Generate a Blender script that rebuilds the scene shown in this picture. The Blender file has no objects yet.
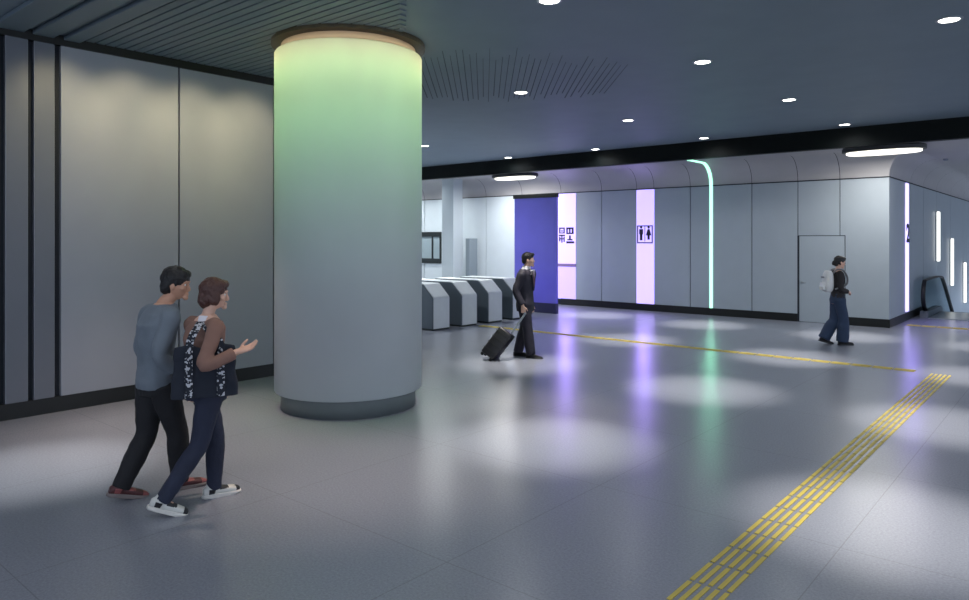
import bpy, bmesh, math, random
from mathutils import Vector, Matrix, noise
random.seed(4)
V = Vector
PI = math.pi
scene = bpy.context.scene
COL = scene.collection

# ------------------------------------------------------------------ camera
AZ = math.radians(40.4)                       # the view is turned 40.4 degrees left of the room's +Y axis
Rv = V((math.cos(AZ), math.sin(AZ), 0)); Fv = V((-math.sin(AZ), math.cos(AZ), 0))
cam = bpy.data.cameras.new('camera'); co = bpy.data.objects.new('camera', cam); COL.objects.link(co)
co.location = (0, 0, 2.0); co.rotation_euler = (PI/2, 0, AZ)
cam.sensor_width = 36; cam.lens = 711/969*36; cam.shift_y = -(300-239)/969
cam.clip_start = .05; cam.clip_end = 200
scene.camera = co
vs = scene.view_settings
vs.view_transform = 'Standard'; vs.look = 'None'; vs.gamma = 1; vs.use_curve_mapping = False; vs.exposure = .3

# ------------------------------------------------------------------ materials
def lin(c):
    c = c/255.
    return c/12.92 if c <= .04045 else ((c+.055)/1.055)**2.4
def rgb(r, g, b): return (lin(r), lin(g), lin(b), 1)
def mat(name, c, rough=.5, metal=0, var=.0, scale=6, bump=0, bscale=80, spec=.5, emit=None, es=0, coat=0):
    m = bpy.data.materials.new(name); m.use_nodes = True
    nt = m.node_tree; b = nt.nodes['Principled BSDF']
    b.inputs['Base Color'].default_value = rgb(*c)
    b.inputs['Roughness'].default_value = rough; b.inputs['Metallic'].default_value = metal
    b.inputs['Specular IOR Level'].default_value = spec; b.inputs['Coat Weight'].default_value = coat
    tc = nt.nodes.new('ShaderNodeTexCoord')
    if var:
        n = nt.nodes.new('ShaderNodeTexNoise'); n.inputs['Scale'].default_value = scale; n.inputs['Detail'].default_value = 6
        nt.links.new(tc.outputs['Object'], n.inputs['Vector'])
        mr = nt.nodes.new('ShaderNodeMapRange'); mr.inputs['From Min'].default_value = .3; mr.inputs['From Max'].default_value = .7
        mr.inputs['To Min'].default_value = 1-var; mr.inputs['To Max'].default_value = 1+var
        nt.links.new(n.outputs['Fac'], mr.inputs['Value'])
        mx = nt.nodes.new('ShaderNodeVectorMath'); mx.operation = 'SCALE'
        mx.inputs[0].default_value = rgb(*c)[:3]
        nt.links.new(mr.outputs['Result'], mx.inputs['Scale']); nt.links.new(mx.outputs['Vector'], b.inputs['Base Color'])
    if bump:
        n2 = nt.nodes.new('ShaderNodeTexNoise'); n2.inputs['Scale'].default_value = bscale; n2.inputs['Detail'].default_value = 4
        nt.links.new(tc.outputs['Object'], n2.inputs['Vector'])
        bp = nt.nodes.new('ShaderNodeBump'); bp.inputs['Strength'].default_value = bump; bp.inputs['Distance'].default_value = .01
        nt.links.new(n2.outputs['Fac'], bp.inputs['Height']); nt.links.new(bp.outputs['Normal'], b.inputs['Normal'])
    if emit:
        b.inputs['Emission Color'].default_value = rgb(*emit); b.inputs['Emission Strength'].default_value = es
    return m

def floor_mat():
    m = mat('terrazzo_floor', (125, 128, 138), rough=.3, spec=.6)
    nt = m.node_tree; b = nt.nodes['Principled BSDF']; L = nt.links
    tc = nt.nodes.new('ShaderNodeTexCoord')
    n1 = nt.nodes.new('ShaderNodeTexNoise'); n1.inputs['Scale'].default_value = 60; n1.inputs['Detail'].default_value = 8; n1.inputs['Roughness'].default_value = .75
    n2 = nt.nodes.new('ShaderNodeTexNoise'); n2.inputs['Scale'].default_value = .7; n2.inputs['Detail'].default_value = 3
    for n in (n1, n2): L.new(tc.outputs['Object'], n.inputs['Vector'])
    cr = nt.nodes.new('ShaderNodeValToRGB')
    cr.color_ramp.elements[0].position = .32; cr.color_ramp.elements[0].color = rgb(118, 123, 136)
    cr.color_ramp.elements[1].position = .68; cr.color_ramp.elements[1].color = rgb(144, 148, 158)
    L.new(n1.outputs['Fac'], cr.inputs['Fac'])
    # joints of 1.2 m slabs
    sx = nt.nodes.new('ShaderNodeSeparateXYZ'); L.new(tc.outputs['Object'], sx.inputs[0])
    def joint(out, off):
        a = nt.nodes.new('ShaderNodeMath'); a.operation = 'ADD'; a.inputs[1].default_value = off; L.new(out, a.inputs[0])
        p = nt.nodes.new('ShaderNodeMath'); p.operation = 'PINGPONG'; p.inputs[1].default_value = .9; L.new(a.outputs[0], p.inputs[0])
        q = nt.nodes.new('ShaderNodeMath'); q.operation = 'LESS_THAN'; q.inputs[1].default_value = .0035; L.new(p.outputs[0], q.inputs[0])
        return q.outputs[0]
    mxm = nt.nodes.new('ShaderNodeMath'); mxm.operation = 'MAXIMUM'
    L.new(joint(sx.outputs['X'], 1.23+18), mxm.inputs[0]); L.new(joint(sx.outputs['Y'], 18.4), mxm.inputs[1])
    mix = nt.nodes.new('ShaderNodeMix'); mix.data_type = 'RGBA'
    mf = nt.nodes.new('ShaderNodeMath'); mf.operation = 'MULTIPLY'; mf.inputs[1].default_value = .28; L.new(mxm.outputs[0], mf.inputs[0])
    L.new(mf.outputs[0], mix.inputs['Factor']); L.new(cr.outputs['Color'], mix.inputs['A']); mix.inputs['B'].default_value = rgb(60, 62, 68)
    L.new(mix.outputs['Result'], b.inputs['Base Color'])
    mr = nt.nodes.new('ShaderNodeMapRange'); mr.inputs['To Min'].default_value = .25; mr.inputs['To Max'].default_value = .28
    L.new(n2.outputs['Fac'], mr.inputs['Value']); L.new(mr.outputs['Result'], b.inputs['Roughness'])
    return m

M = dict(
    floor=floor_mat(),
    ceiling=mat('painted_ceiling', (110, 125, 136), .6, var=.04, scale=2),
    slat=mat('ceiling_slats', (100, 114, 124), .55),
    slot=mat('dark_slot', (76, 87, 96), .9),
    black=mat('black_trim', (9, 12, 12), .45, var=.1),
    beam=mat('black_beam', (8, 14, 14), .6, var=.1, spec=.15),
    wall_left=mat('grey_wall_panel', (148, 151, 161), .48, var=.02, scale=3),
    fin=mat('dark_grey_fin', (106, 110, 120), .5, var=.02, scale=3),
    gap=mat('panel_gap', (30, 36, 46), .8),
    wall_back=mat('blue_grey_panel', (166, 176, 184), .42, var=.02, scale=3),
    white=mat('white_panel', (205, 214, 220), .5, var=.02, scale=3),
    soffit=mat('pale_soffit', (168, 166, 168), .55, var=.02, scale=3),
    column=mat('column_plaster', (166, 173, 178), .6, var=.04, scale=1.3, bump=.05, bscale=30),
    neck=mat('column_neck', (168, 152, 146), .6),
    base=mat('column_base', (104, 112, 115), .5, var=.05),
    bluepaint=mat('violet_blue_panel', (104, 100, 205), .3, var=.04, scale=2),
    bluebase=mat('violet_base', (40, 40, 78), .4),
    gate_front=mat('gate_pale_metal', (208, 214, 218), .4, .1, var=.03),
    gate_side=mat('gate_dark_panel', (84, 94, 104), .4),
    pillar=mat('pillar_paint', (180, 190, 196), .5),
    cab=mat('cabinet_grey', (128, 140, 148), .5), divider=mat('mauve_divider', (150, 122, 172), .5),
    frame=mat('dark_frame', (22, 30, 32), .4),
    pane=mat('frosted_pane', (150, 165, 172), .15),
    yellow=mat('yellow_tactile', (192, 172, 74), .6, var=.06, scale=12),
    chrome=mat('brushed_steel', (170, 175, 180), .3, .9),
    rubber=mat('black_rubber', (16, 17, 19), .5),
    glass=None,
    downlens=mat('downlight_lens', (255, 252, 245), .4, emit=(255, 250, 240), es=9),
    rim=mat('downlight_rim', (150, 158, 166), .4, .3),
    oval=mat('oval_diffuser', (255, 252, 240), .4, emit=(255, 250, 236), es=1.5),
    ovalhouse=mat('oval_housing', (44, 46, 48), .5),
    pink=mat('lavender_light_panel', (200, 180, 235), .35, emit=(176, 160, 250), es=1.2),
    pinkdim=mat('lavender_light_panel_lower', (190, 170, 225), .35, emit=(160, 140, 240), es=1.2),
    violetbar=mat('violet_light_bar', (220, 210, 255), .35, emit=(180, 168, 255), es=1.8),
    whitebar=mat('white_light_bar', (255, 255, 250), .35, emit=(250, 250, 240), es=1.6),
    mint=mat('mint_light_line', (190, 255, 220), .35, emit=(170, 250, 212), es=1.35),
    ink=mat('dark_ink', (34, 24, 56), .6),
    skin=mat('skin_warm', (198, 150, 124), .5, var=.05, scale=20),
    skin2=mat('skin_pale', (214, 172, 150), .5, var=.05, scale=20),
    hair=mat('black_hair', (20, 17, 17), .5, bump=.6, bscale=60),
    hairbrown=mat('brown_hair', (74, 44, 36), .45, bump=.6, bscale=60),
    eyew=mat('eye_white', (225, 220, 215), .25), lips=mat('lips', (160, 92, 86), .5),
    tee=mat('slate_blue_knit', (112, 121, 130), .85, var=.06, scale=8, bump=.3, bscale=120),
    darkjean=mat('black_denim', (24, 24, 28), .8, var=.12, scale=6, bump=.3, bscale=90),
    jean=mat('indigo_denim', (34, 40, 60), .8, var=.25, scale=5, bump=.3, bscale=90),
    jean2=mat('blue_denim', (42, 58, 84), .8, var=.12, scale=5, bump=.3, bscale=90),
    brown=mat('brown_knit', (132, 100, 88), .85, var=.06, scale=8, bump=.3, bscale=120),
    suit=mat('dark_suit', (31, 28, 42), .7, var=.08, scale=6),
    shirtw=mat('white_shirt', (225, 222, 228), .7), tie=mat('plum_tie', (120, 70, 84), .6),
    blacktop=mat('black_top', (40, 36, 38), .8, var=.1, scale=8),
    shoe_m=mat('maroon_shoe', (78, 40, 42), .55, var=.15, scale=30), shoe_w=mat('white_sneaker', (206, 206, 200), .55),
    shoe_r=mat('dusty_red_stripe', (150, 84, 84), .6), shoe_dark=mat('sneaker_dark_patch', (30, 32, 38), .6),
    sole=mat('pale_sole', (215, 212, 205), .6), solered=mat('grey_sole', (120, 110, 108), .6), shoe_b=mat('black_leather', (18, 18, 22), .35),
    bag=mat('navy_canvas', (30, 36, 48), .85, var=.08, scale=10, bump=.3, bscale=140),
    strap=mat('white_motif', (190, 192, 196), .8),
    case=mat('black_case', (26, 26, 30), .4, var=.08, scale=10),
    pack=mat('white_backpack', (222, 222, 220), .6, var=.03, scale=10), packd=mat('backpack_grey', (120, 122, 126), .6),
)
def glass_mat():
    m = bpy.data.materials.new('balustrade_glass'); m.use_nodes = True
    nt = m.node_tree; nt.nodes.remove(nt.nodes['Principled BSDF']); out = nt.nodes['Material Output']
    t = nt.nodes.new('ShaderNodeBsdfTransparent'); t.inputs['Color'].default_value = (.78, .84, .86, 1)
    g = nt.nodes.new('ShaderNodeBsdfGlossy'); g.inputs['Roughness'].default_value = .08
    mx = nt.nodes.new('ShaderNodeMixShader'); mx.inputs['Fac'].default_value = .08
    nt.links.new(t.outputs[0], mx.inputs[1]); nt.links.new(g.outputs[0], mx.inputs[2]); nt.links.new(mx.outputs[0], out.inputs['Surface'])
    return m
M['glass'] = glass_mat()
def strap_mat():
    m = mat('patterned_strap', (30, 34, 44), .85); nt = m.node_tree; b = nt.nodes['Principled BSDF']
    tc = nt.nodes.new('ShaderNodeTexCoord'); n = nt.nodes.new('ShaderNodeTexNoise'); n.inputs['Scale'].default_value = 46; n.inputs['Detail'].default_value = 1
    cr = nt.nodes.new('ShaderNodeValToRGB'); cr.color_ramp.interpolation = 'CONSTANT'
    cr.color_ramp.elements[0].color = rgb(28, 33, 44); cr.color_ramp.elements[1].position = .555; cr.color_ramp.elements[1].color = rgb(186, 188, 194)
    nt.links.new(tc.outputs['Object'], n.inputs['Vector']); nt.links.new(n.outputs['Fac'], cr.inputs['Fac']); nt.links.new(cr.outputs['Color'], b.inputs['Base Color'])
    return m
M['strapmat'] = strap_mat()

# ------------------------------------------------------------------ mesh helpers
def obj(name, bm, m, parent=None, smooth=False, mats=None):
    me = bpy.data.meshes.new(name); bmesh.ops.recalc_face_normals(bm, faces=bm.faces)
    bm.to_mesh(me); bm.free()
    for q in (mats or [m]): me.materials.append(q)
    if smooth:
        for p in me.polygons: p.use_smooth = True
    o = bpy.data.objects.new(name, me); COL.objects.link(o)
    if parent: o.parent = parent
    return o
def struct(name, bm, m, smooth=False, mats=None, parent=None):
    o = obj(name, bm, m, parent, smooth, mats)
    if not parent: o['kind'] = 'structure'
    return o
def empty(name, label, cat, loc=(0, 0, 0), rz=0, group=None):
    o = bpy.data.objects.new(name, None); COL.objects.link(o); o.empty_display_size = .1
    o.location = loc; o.rotation_euler = (0, 0, rz)
    return tag(o, label, cat, group)
def tag(o, label, cat, group=None):
    o['label'] = label; o['category'] = cat
    if group: o['group'] = group
    return o
def B(): return bmesh.new()
def box(bm, x0, x1, y0, y1, z0, z1, bev=0, mi=0):
    vs_ = [bm.verts.new((x, y, z)) for z in (z0, z1) for y in (y0, y1) for x in (x0, x1)]
    fs = [bm.faces.new([vs_[i] for i in q]) for q in ((0, 2, 3, 1), (4, 5, 7, 6), (0, 1, 5, 4), (2, 6, 7, 3), (0, 4, 6, 2), (1, 3, 7, 5))]
    for f in fs: f.material_index = mi
    if bev:
        es = list({e for f in fs for e in f.edges})
        bmesh.ops.bevel(bm, geom=es, offset=bev, segments=2, profile=.6, affect='EDGES')
    return bm
def prism(bm, pts, axis, a0, a1, mi=0):
    """extrude a 2D outline along 'x','y' or 'z'"""
    def mk(p, a):
        return {'x': (a, p[0], p[1]), 'y': (p[0], a, p[1]), 'z': (p[0], p[1], a)}[axis]
    A = [bm.verts.new(mk(p, a0)) for p in pts]; C = [bm.verts.new(mk(p, a1)) for p in pts]
    n = len(pts); fs = [bm.faces.new(A[::-1]), bm.faces.new(C)]
    for i in range(n): fs.append(bm.faces.new((A[i], A[(i+1) % n], C[(i+1) % n], C[i])))
    for f in fs: f.material_index = mi
    return bm
def lathe(bm, prof, cx=0, cy=0, n=64, close=True):
    rings = []
    for r, z in prof:
        rings.append([bm.verts.new((cx+r*math.cos(2*PI*k/n), cy+r*math.sin(2*PI*k/n), z)) for k in range(n)])
    for a, b in zip(rings, rings[1:]):
        for k in range(n): bm.faces.new((a[k], a[(k+1) % n], b[(k+1) % n], b[k]))
    if close: bm.faces.new(rings[0][::-1]); bm.faces.new(rings[-1])
    return bm
def catmull(pts, k=5):
    out = []; P = [pts[0]] + list(pts) + [pts[-1]]
    for i in range(1, len(P)-2):
        p0, p1, p2, p3 = P[i-1], P[i], P[i+1], P[i+2]
        for j in range(k):
            t = j/k
            out.append(.5*((2*p1) + (p2-p0)*t + (2*p0-5*p1+4*p2-p3)*t*t + (3*p1-p0-3*p2+p3)*t**3))
    out.append(P[-2]); return out
def loft(bm, rings, n=18, power=2.0, mi=0):
    """rings: (centre, half-vector a, half-vector b)"""
    R = []
    for c, a, b in rings:
        vs_ = []
        for k in range(n):
            t = 2*PI*k/n; ct, st = math.cos(t), math.sin(t)
            e = 2/power
            x = math.copysign(abs(ct)**e, ct); y = math.copysign(abs(st)**e, st)
            vs_.append(bm.verts.new(c + a*x + b*y))
        R.append(vs_)
    fs = []
    for p, q in zip(R, R[1:]):
        for k in range(n): fs.append(bm.faces.new((p[k], p[(k+1) % n], q[(k+1) % n], q[k])))
    fs.append(bm.faces.new(R[0][::-1])); fs.append(bm.faces.new(R[-1]))
    for f in fs: f.material_index = mi
    return bm
def tube(bm, pts, rads, n=14, k=5, flat=1.0, ref=None, mi=0, smooth=True):
    """a bent, tapering tube through pts"""
    pts = [V(p) for p in pts]
    if smooth and len(pts) > 2:
        P = catmull(pts, k); Rr = [v.x for v in catmull([V((r, 0, 0)) for r in rads], k)]
    else: P, Rr = pts, list(rads)
    rings = []; prev = ref.copy() if ref else None
    for i, p in enumerate(P):
        d = (P[min(i+1, len(P)-1)] - P[max(i-1, 0)]).normalized()
        if prev is None: prev = d.orthogonal()
        a = (prev - d*prev.dot(d))
        a = a.normalized() if a.length > 1e-6 else d.orthogonal().normalized()
        b = d.cross(a).normalized(); prev = a
        rings.append((p, a*Rr[i], b*Rr[i]*flat))
    return loft(bm, rings, n, mi=mi)
def ellipsoid(bm, c, r, rot=None, sub=3):
    g = bmesh.ops.create_icosphere(bm, subdivisions=sub, radius=1)
    for v in g['verts']:
        q = V((v.co.x*r[0], v.co.y*r[1], v.co.z*r[2]))
        if rot: q = rot @ q
        v.co = q + V(c)
    return bm
def bake(o, voxel=None, smooth=0, sub=0, disp=0, dscale=9):
    """remesh overlapping shapes into one continuous skin and keep the result as plain mesh"""
    if voxel:
        r = o.modifiers.new('r', 'REMESH'); r.mode = 'VOXEL'; r.voxel_size = voxel
    if smooth:
        s = o.modifiers.new('s', 'SMOOTH'); s.factor = .5; s.iterations = smooth
    if sub:
        s = o.modifiers.new('u', 'SUBSURF'); s.levels = sub; s.render_levels = sub
    dg = bpy.context.evaluated_depsgraph_get()
    me = bpy.data.meshes.new_from_object(o.evaluated_get(dg), depsgraph=dg)
    mats_ = [m for m in o.data.materials]
    o.modifiers.clear(); old = o.data; o.data = me; me.name = old.name; bpy.data.meshes.remove(old)
    if not me.materials:
        for m in mats_: me.materials.append(m)
    if disp:
        nr = [v.normal.copy() for v in me.vertices]
        for v, q in zip(me.vertices, nr):
            c = V((v.co.x*dscale, v.co.y*dscale, v.co.z*dscale*.8))
            v.co += q*disp*(noise.noise(c) + .6*noise.noise(c*2.3))
    for p in me.polygons: p.use_smooth = True
    return o
def text_mesh(s, size):
    cu = bpy.data.curves.new('lettering', 'FONT'); cu.body = s; cu.size = size; cu.extrude = .004; cu.offset = .02; cu.align_x = 'CENTER'; cu.align_y = 'CENTER'
    o = bpy.data.objects.new('lettering', cu); COL.objects.link(o)
    dg = bpy.context.evaluated_depsgraph_get()
    me = bpy.data.meshes.new_from_object(o.evaluated_get(dg), depsgraph=dg)
    bpy.data.objects.remove(o); bpy.data.curves.remove(cu)
    return me

# ------------------------------------------------------------------ the setting
CZ = 4.36; XL = -9.1; YB = 18.06; XC = -3.43; WT = 3.40; SZ = 3.97; BY = 16.45
# floor with the escalator well left open
bm = B()
WY = 22.9; WX = -1.35
box(bm, -20, 9, -7, WY, -.35, 0); box(bm, WX, 9, WY, 40, -.35, 0)
struct('floor', bm, M['floor'])
# ceiling: painted deck, slats near the left wall
bm = B(); box(bm, -20, 9, -7, BY, CZ, CZ+.2); struct('ceiling', bm, M['ceiling'])
bm = B()
for a, b in ((2.42, 2.72), (2.80, 3.02), (3.12, 3.30)): box(bm, XL+.02, -3.2, a, b, CZ-.05, CZ-.001, .012)
y = 3.36
while y < 6.9:
    L = -1.08*y
    box(bm, XL+.02, L, y, y+.092, CZ-.016, CZ-.001); y += .115
struct('ceiling_slats', bm, M['slat'])
bm = B()
for i in range(46):
    u = i-23
    # fan of narrow slots running with the hall's diagonal
    c = V((-6.85, 8.15, 0)) + Rv*(u*.085)
    l = (1.9 - abs(u)*.03)*random.uniform(.7, 1.1)
    p0 = c - Fv*(l*.95); p1 = c + Fv*(l*.8)
    n = Rv*.009
    n = n*random.uniform(.6, 1.1); q = [p0-n*.4, p0+n*.4, p1+n, p1-n]
    prism(bm, [(p.x, p.y) for p in q], 'z', CZ-.004, CZ+.01)
struct('ceiling_slots', bm, M['slot'])

# left wall
bm = B()
box(bm, XL-.4, XL-.062, -7, 8.7, 0, CZ, mi=1)
for a, b, t in ((2.545, 2.765, 0), (2.825, 3.035, 0)): box(bm, XL-.065, XL+.0, a, b, .16, 4.25, .004, mi=2)
ys = [3.09, 4.51, 5.93, 7.35, 8.7]
for a, b in zip(ys, ys[1:]): box(bm, XL-.065, XL, a+.012, b-.012, .16, 4.25, .004)
for a, b in ((-7, -4.2), (-4.2, -1.4), (-1.4, 1.0), (1.0, 2.2), (2.23, 2.49)): box(bm, XL-.065, XL, a+.015, b-.015, .16, 4.25, .004)
struct('wall_left', bm, None, mats=[M['wall_left'], M['gap'], M['fin']])
bm = B(); box(bm, XL-.06, XL+.012, -7, 8.7, 0, .178); struct('baseboard_left', bm, M['black'])
bm = B(); box(bm, XL-.06, XL+.03, -7, 8.7, 4.245, CZ-.002); struct('trim_1', bm, M['black'])
bm = B(); box(bm, -20, XL-.4, 8.3, 8.7, 0, CZ); struct('wall_gate_side', bm, M['white'])
bm = B(); box(bm, XC-.3, 9, 40, 40.3, -5, CZ); struct('wall_end', bm, M['wall_back'])
bm = B(); box(bm, -20.3, -20, 8.3, 18.3, 0, CZ); struct('wall_far_left', bm, M['white'])

# black beam and the soffit behind it with its cove
bm = B(); box(bm, -20, 9, BY, BY+.2, SZ-.02, CZ+.2); struct('trim_2', bm, M['beam'])
RC = .56
def cove_prof(k=12):
    pr = [(0.0, WT)]
    for i in range(k+1):
        t = i/k*PI/2
        pr.append((RC*(1-math.cos(t)), WT+.02+(SZ-WT-.02)*math.sin(t)))
    return pr
bm = B()
box(bm, -20, 9, BY+.2, YB-RC, SZ, SZ+.1)
box(bm, XC+RC, 9, YB-RC, 40, SZ, SZ+.1)
struct('ceiling_soffit', bm, M['soffit'])
SEAMS = [-20, -18.2, -16.8, -15.3, -13.8, -12.3, -10.87, -9.73, -9.20, -8.14, -7.56, -6.5, -5.39, -4.45, XC]
def cove_seg(bm, x0, x1, end):
    pr = cove_prof(); A = []; C = []
    for o_, z in pr:
        A.append(bm.verts.new((x0, YB-o_, z))); C.append(bm.verts.new((x1+(o_ if end else 0), YB-o_, z)))
    for i in range(len(pr)-1): bm.faces.new((A[i], A[i+1], C[i+1], C[i]))
bm = B()
for a, b in zip(SEAMS, SEAMS[1:]): cove_seg(bm, a+.006, b-(.0 if b == XC else .006), b == XC)
YS = [YB, 20.6, 22.4, 24.5, 27.3, 30.3, 33.3, 40]
pr = cove_prof()
for i, (a, b) in enumerate(zip(YS, YS[1:])):
    A = []; C = []
    for o_, z in pr:
        A.append(bm.verts.new((XC+o_, a-(o_ if i == 0 else 0)+(.0 if i == 0 else .006), z))); C.append(bm.verts.new((XC+o_, b-.006, z)))
    for j in range(len(pr)-1): bm.faces.new((A[j], C[j], C[j+1], A[j+1]))
struct('ceiling_cove', bm, M['soffit'], smooth=True)
# backing that shows as dark joints in the cove
bm = B()
A = []; C = []; D = []
for o_, z in pr:
    o_ -= .02; z += .02
    A.append(bm.verts.new((-20, YB-o_, z))); C.append(bm.verts.new((XC+o_, YB-o_, z))); D.append(bm.verts.new((XC+o_, 40, z)))
for k in range(len(pr)-1):
    bm.faces.new((A[k], A[k+1], C[k+1], C[k])); bm.faces.new((C[k], C[k+1], D[k+1], D[k]))
struct('ceiling_cove_core', bm, M['gap'])
# back wall panels
DX0, DX1 = -5.39, -4.34
bm = B()
box(bm, -20, XC-.05, YB+.03, YB+.3, 0, WT+.1, mi=1)
box(bm, XC-.3, XC-.03, YB+.05, 40, -5, WT+.1, mi=1)
for a, b in zip(SEAMS, SEAMS[1:]):
    mi = 2 if b <= -12.29 else 0
    if a == -5.39:
        box(bm, a+.01, b-.01, YB, YB+.05, 2.085, WT-.012, .003)
    elif a == -4.45:
        box(bm, DX1+.01, b-.05, YB, YB+.05, .17, WT-.012, 0); box(bm, a+.01, DX1+.01, YB, YB+.05, 2.087, WT-.012, 0)
    else: box(bm, a+.01, b-.01, YB, YB+.05, .17, WT-.012, .003, mi=mi)
for i, (a, b) in enumerate(zip(YS, YS[1:])):
    z0 = .17 if b < 22.5 else -5
    box(bm, XC-.05, XC, a+(.0 if i == 0 else .012), b-.012, z0, WT-.012, 0, mi=0)
struct('wall_back', bm, None, mats=[M['wall_back'], M['gap'], M['white']])
bm = B(); box(bm, -20, XC, YB-.012, YB+.01, WT-.012, WT+.012); box(bm, XC-.01, XC+.012, YB-.012, 40, WT-.012, WT+.012)
struct('trim_3', bm, M['gap'])
bm = B()
box(bm, -12.3, DX0-.01, YB-.012, YB+.04, 0, .19); box(bm, DX1+.02, XC+.012, YB-.012, YB+.04, 0, .19)
struct('baseboard_back', bm, M['black'])
bm = B(); box(bm, XC-.04, XC+.012, YB-.011, 22.3, 0, .189); struct('baseboard_right', bm, M['black'])
# door in the back wall
dr = bpy.data.objects.new('door_1', None); COL.objects.link(dr); dr.location = (DX0, YB, 0); dr['kind'] = 'structure'
bm = B(); box(bm, .03, DX1-DX0-.012, .012, .05, .006, 2.07, .003); obj('door_leaf', bm, M['wall_back'], dr)
bm = B(); box(bm, -.012, .03, .0, .05, 0, 2.083); box(bm, .03, DX1-DX0-.0, .02, .05, 2.07, 2.085); obj('door_frame', bm, M['gap'], dr)
bm = B(); tube(bm, [(.09, .02, .95), (.09, -.045, .95), (.11, -.055, .95), (.2, -.055, .95)], [.014, .012, .012, .011], n=10)
lathe(bm, [(.026, .0), (.026, .012)], n=16)
for v in bm.verts:
    if v.co.z < .2: v.co = V((.09+v.co.x, .014-v.co.z, .95+v.co.y))
obj('door_handle', bm, M['chrome'], dr, smooth=True)
# office window, cabinet and pillar beyond the gates
w = bpy.data.objects.new('window_1', None); COL.objects.link(w); w.location = (-18.9, YB, 1.14); w['kind'] = 'structure'
bm = B(); WW = 1.55; WH = 1.11
box(bm, 0, WW, -.06, .02, 0, .17); box(bm, 0, WW, -.06, .02, WH-.17, WH)
for x in (0, .35, 1.1, WW-.06): box(bm, x, x+.06, -.05, .02, .17, WH-.17)
obj('window_frame', bm, M['frame'], w)
bm = B(); box(bm, .02, WW-.02, -.02, -.005, .1, WH-.1); obj('window_pane', bm, M['pane'], w)
bm = B(); box(bm, -16.32, -15.8, 17.0, 17.45, 0, SZ, .01); struct('wall_pillar', bm, M['pillar'])
cb = empty('ticket_cabinet', 'tall grey cabinet against the white wall beside the square pillar', 'cabinet', (-15.62, 17.7, 0))
bm = B(); box(bm, -.1, .08, -.2, .2, .06, 2.02, .015); obj('cabinet_body', bm, M['cab'], cb)
bm = B(); box(bm, -.1, .08, -.18, .18, 0, .06); obj('plinth', bm, M['frame'], cb)
# violet-blue partition
bm = B(); box(bm, -12.26, -10.86, 15.70, 15.8, .27, 3.12); struct('wall_partition', bm, M['bluepaint'])
bm = B(); box(bm, -12.28, -10.85, 15.685, 15.81, 0, .27); struct('baseboard_partition', bm, M['bluebase'])
bm = B(); box(bm, -12.28, -10.85, 15.66, 15.82, 3.12, 3.23); struct('trim_4', bm, M['black'])

# ------------------------------------------------------------------ column
cx, cy = -6.854, 5.518
colm = empty('round_column', 'thick round column glowing green at its top, standing in the hall', 'column', (cx, cy, 0))
bm = B(); lathe(bm, [(.80, 0), (.80, .2), (.795, .215)], n=96); obj('column_base', bm, M['base'], colm, smooth=True)
bm = B(); lathe(bm, [(.80, .212), (.872, .212), (.878, .222), (.878, 4.185), (.868, 4.205), (.80, 4.207)], n=96); s = obj('column_shell', bm, M['column'], colm, smooth=True)
bm = B(); lathe(bm, [(.80, 4.2), (.80, 4.31)], n=96); obj('column_neck', bm, M['neck'], colm, smooth=True)
bm = B(); lathe(bm, [(.79, 4.300), (.915, 4.305), (.915, CZ-.001), (.79, CZ-.001)], n=96); obj('ceiling_collar', bm, M['black'], colm)

# ------------------------------------------------------------------ tactile strips
def tactile(name, label, x, y, along, n, w=.3):
    r = empty(name, label, 'tactile paving', (x, y, 0), 0, 'yellow tactile strips in the floor')
    proto = None; hb = w*.048
    for i in range(n):
        if proto is None:
            bm = B()
            for k in range(5):
                o_ = (k-2)*w/5.2
                q = (o_-hb, o_+hb, .012, .288) if along == 'y' else (.012, .288, o_-hb, o_+hb)
                box(bm, *q, .0, .006, .0025)
            t = proto = obj('tactile_tile', bm, M['yellow'], r)
        else:
            t = proto.copy(); COL.objects.link(t); t.parent = r
        t.location = (0, i*.3, 0) if along == 'y' else (i*.3, 0, 0)
    return r
tactile('tactile_strip', 'wide yellow tactile strip of ribbed bars running from the front edge into the hall', -1.665, 2.75, 'y', 32, .29)
tactile('tactile_strip', 'thin yellow tactile strip crossing the hall behind the suited person', -10.7, 12.42, 'x', 29, .21)
tactile('tactile_strip', 'short yellow tactile strip beyond the wall corner toward the escalator', -3.25, 18.95, 'x', 14, .3)

# ------------------------------------------------------------------ fare gates
def gate(y, label, first=None):
    if first is None:
        r = empty('fare_gate', label, 'fare gate', (-10.85, y, 0), 0, 'fare gates in a row beside the column')
        bm = B(); out = [(0, .04), (0, .70), (-.02, .74), (-.30, 1.0), (-.34, 1.015), (-1.75, 1.015), (-1.8, .98), (-1.8, .04)]
        prism(bm, out, 'y', .03, .52); obj('cabinet_shell', bm, M['gate_front'], r)
        for a, b in ((0, .03), (.52, .55)):
            bm = B(); prism(bm, [(p[0]*1.0-(.012 if p[0] > -.9 else -.012), p[1]-(.012 if p[1] > .1 else 0)) for p in out], 'y', a, b); obj('side_panel', bm, M['gate_side'], r)
        bm = B(); box(bm, -1.78, -.02, .02, .53, 0, .05); obj('plinth', bm, M['frame'], r)
        return r
    r = first.copy(); COL.objects.link(r); r.location = (-10.85, y, 0); r['label'] = label
    for c in list(first.children):
        d = c.copy(); COL.objects.link(d); d.parent = r
    return r
g0 = gate(11.02, 'pale fare gate with sloping top right beside the column edge')
gate(11.95, 'second fare gate from the column, pale front with sloping top', g0)
gate(12.88, 'third fare gate from the column, half shaded grey front', g0)
gate(13.81, 'fare gate farthest from the column, behind the suited person', g0)

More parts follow.
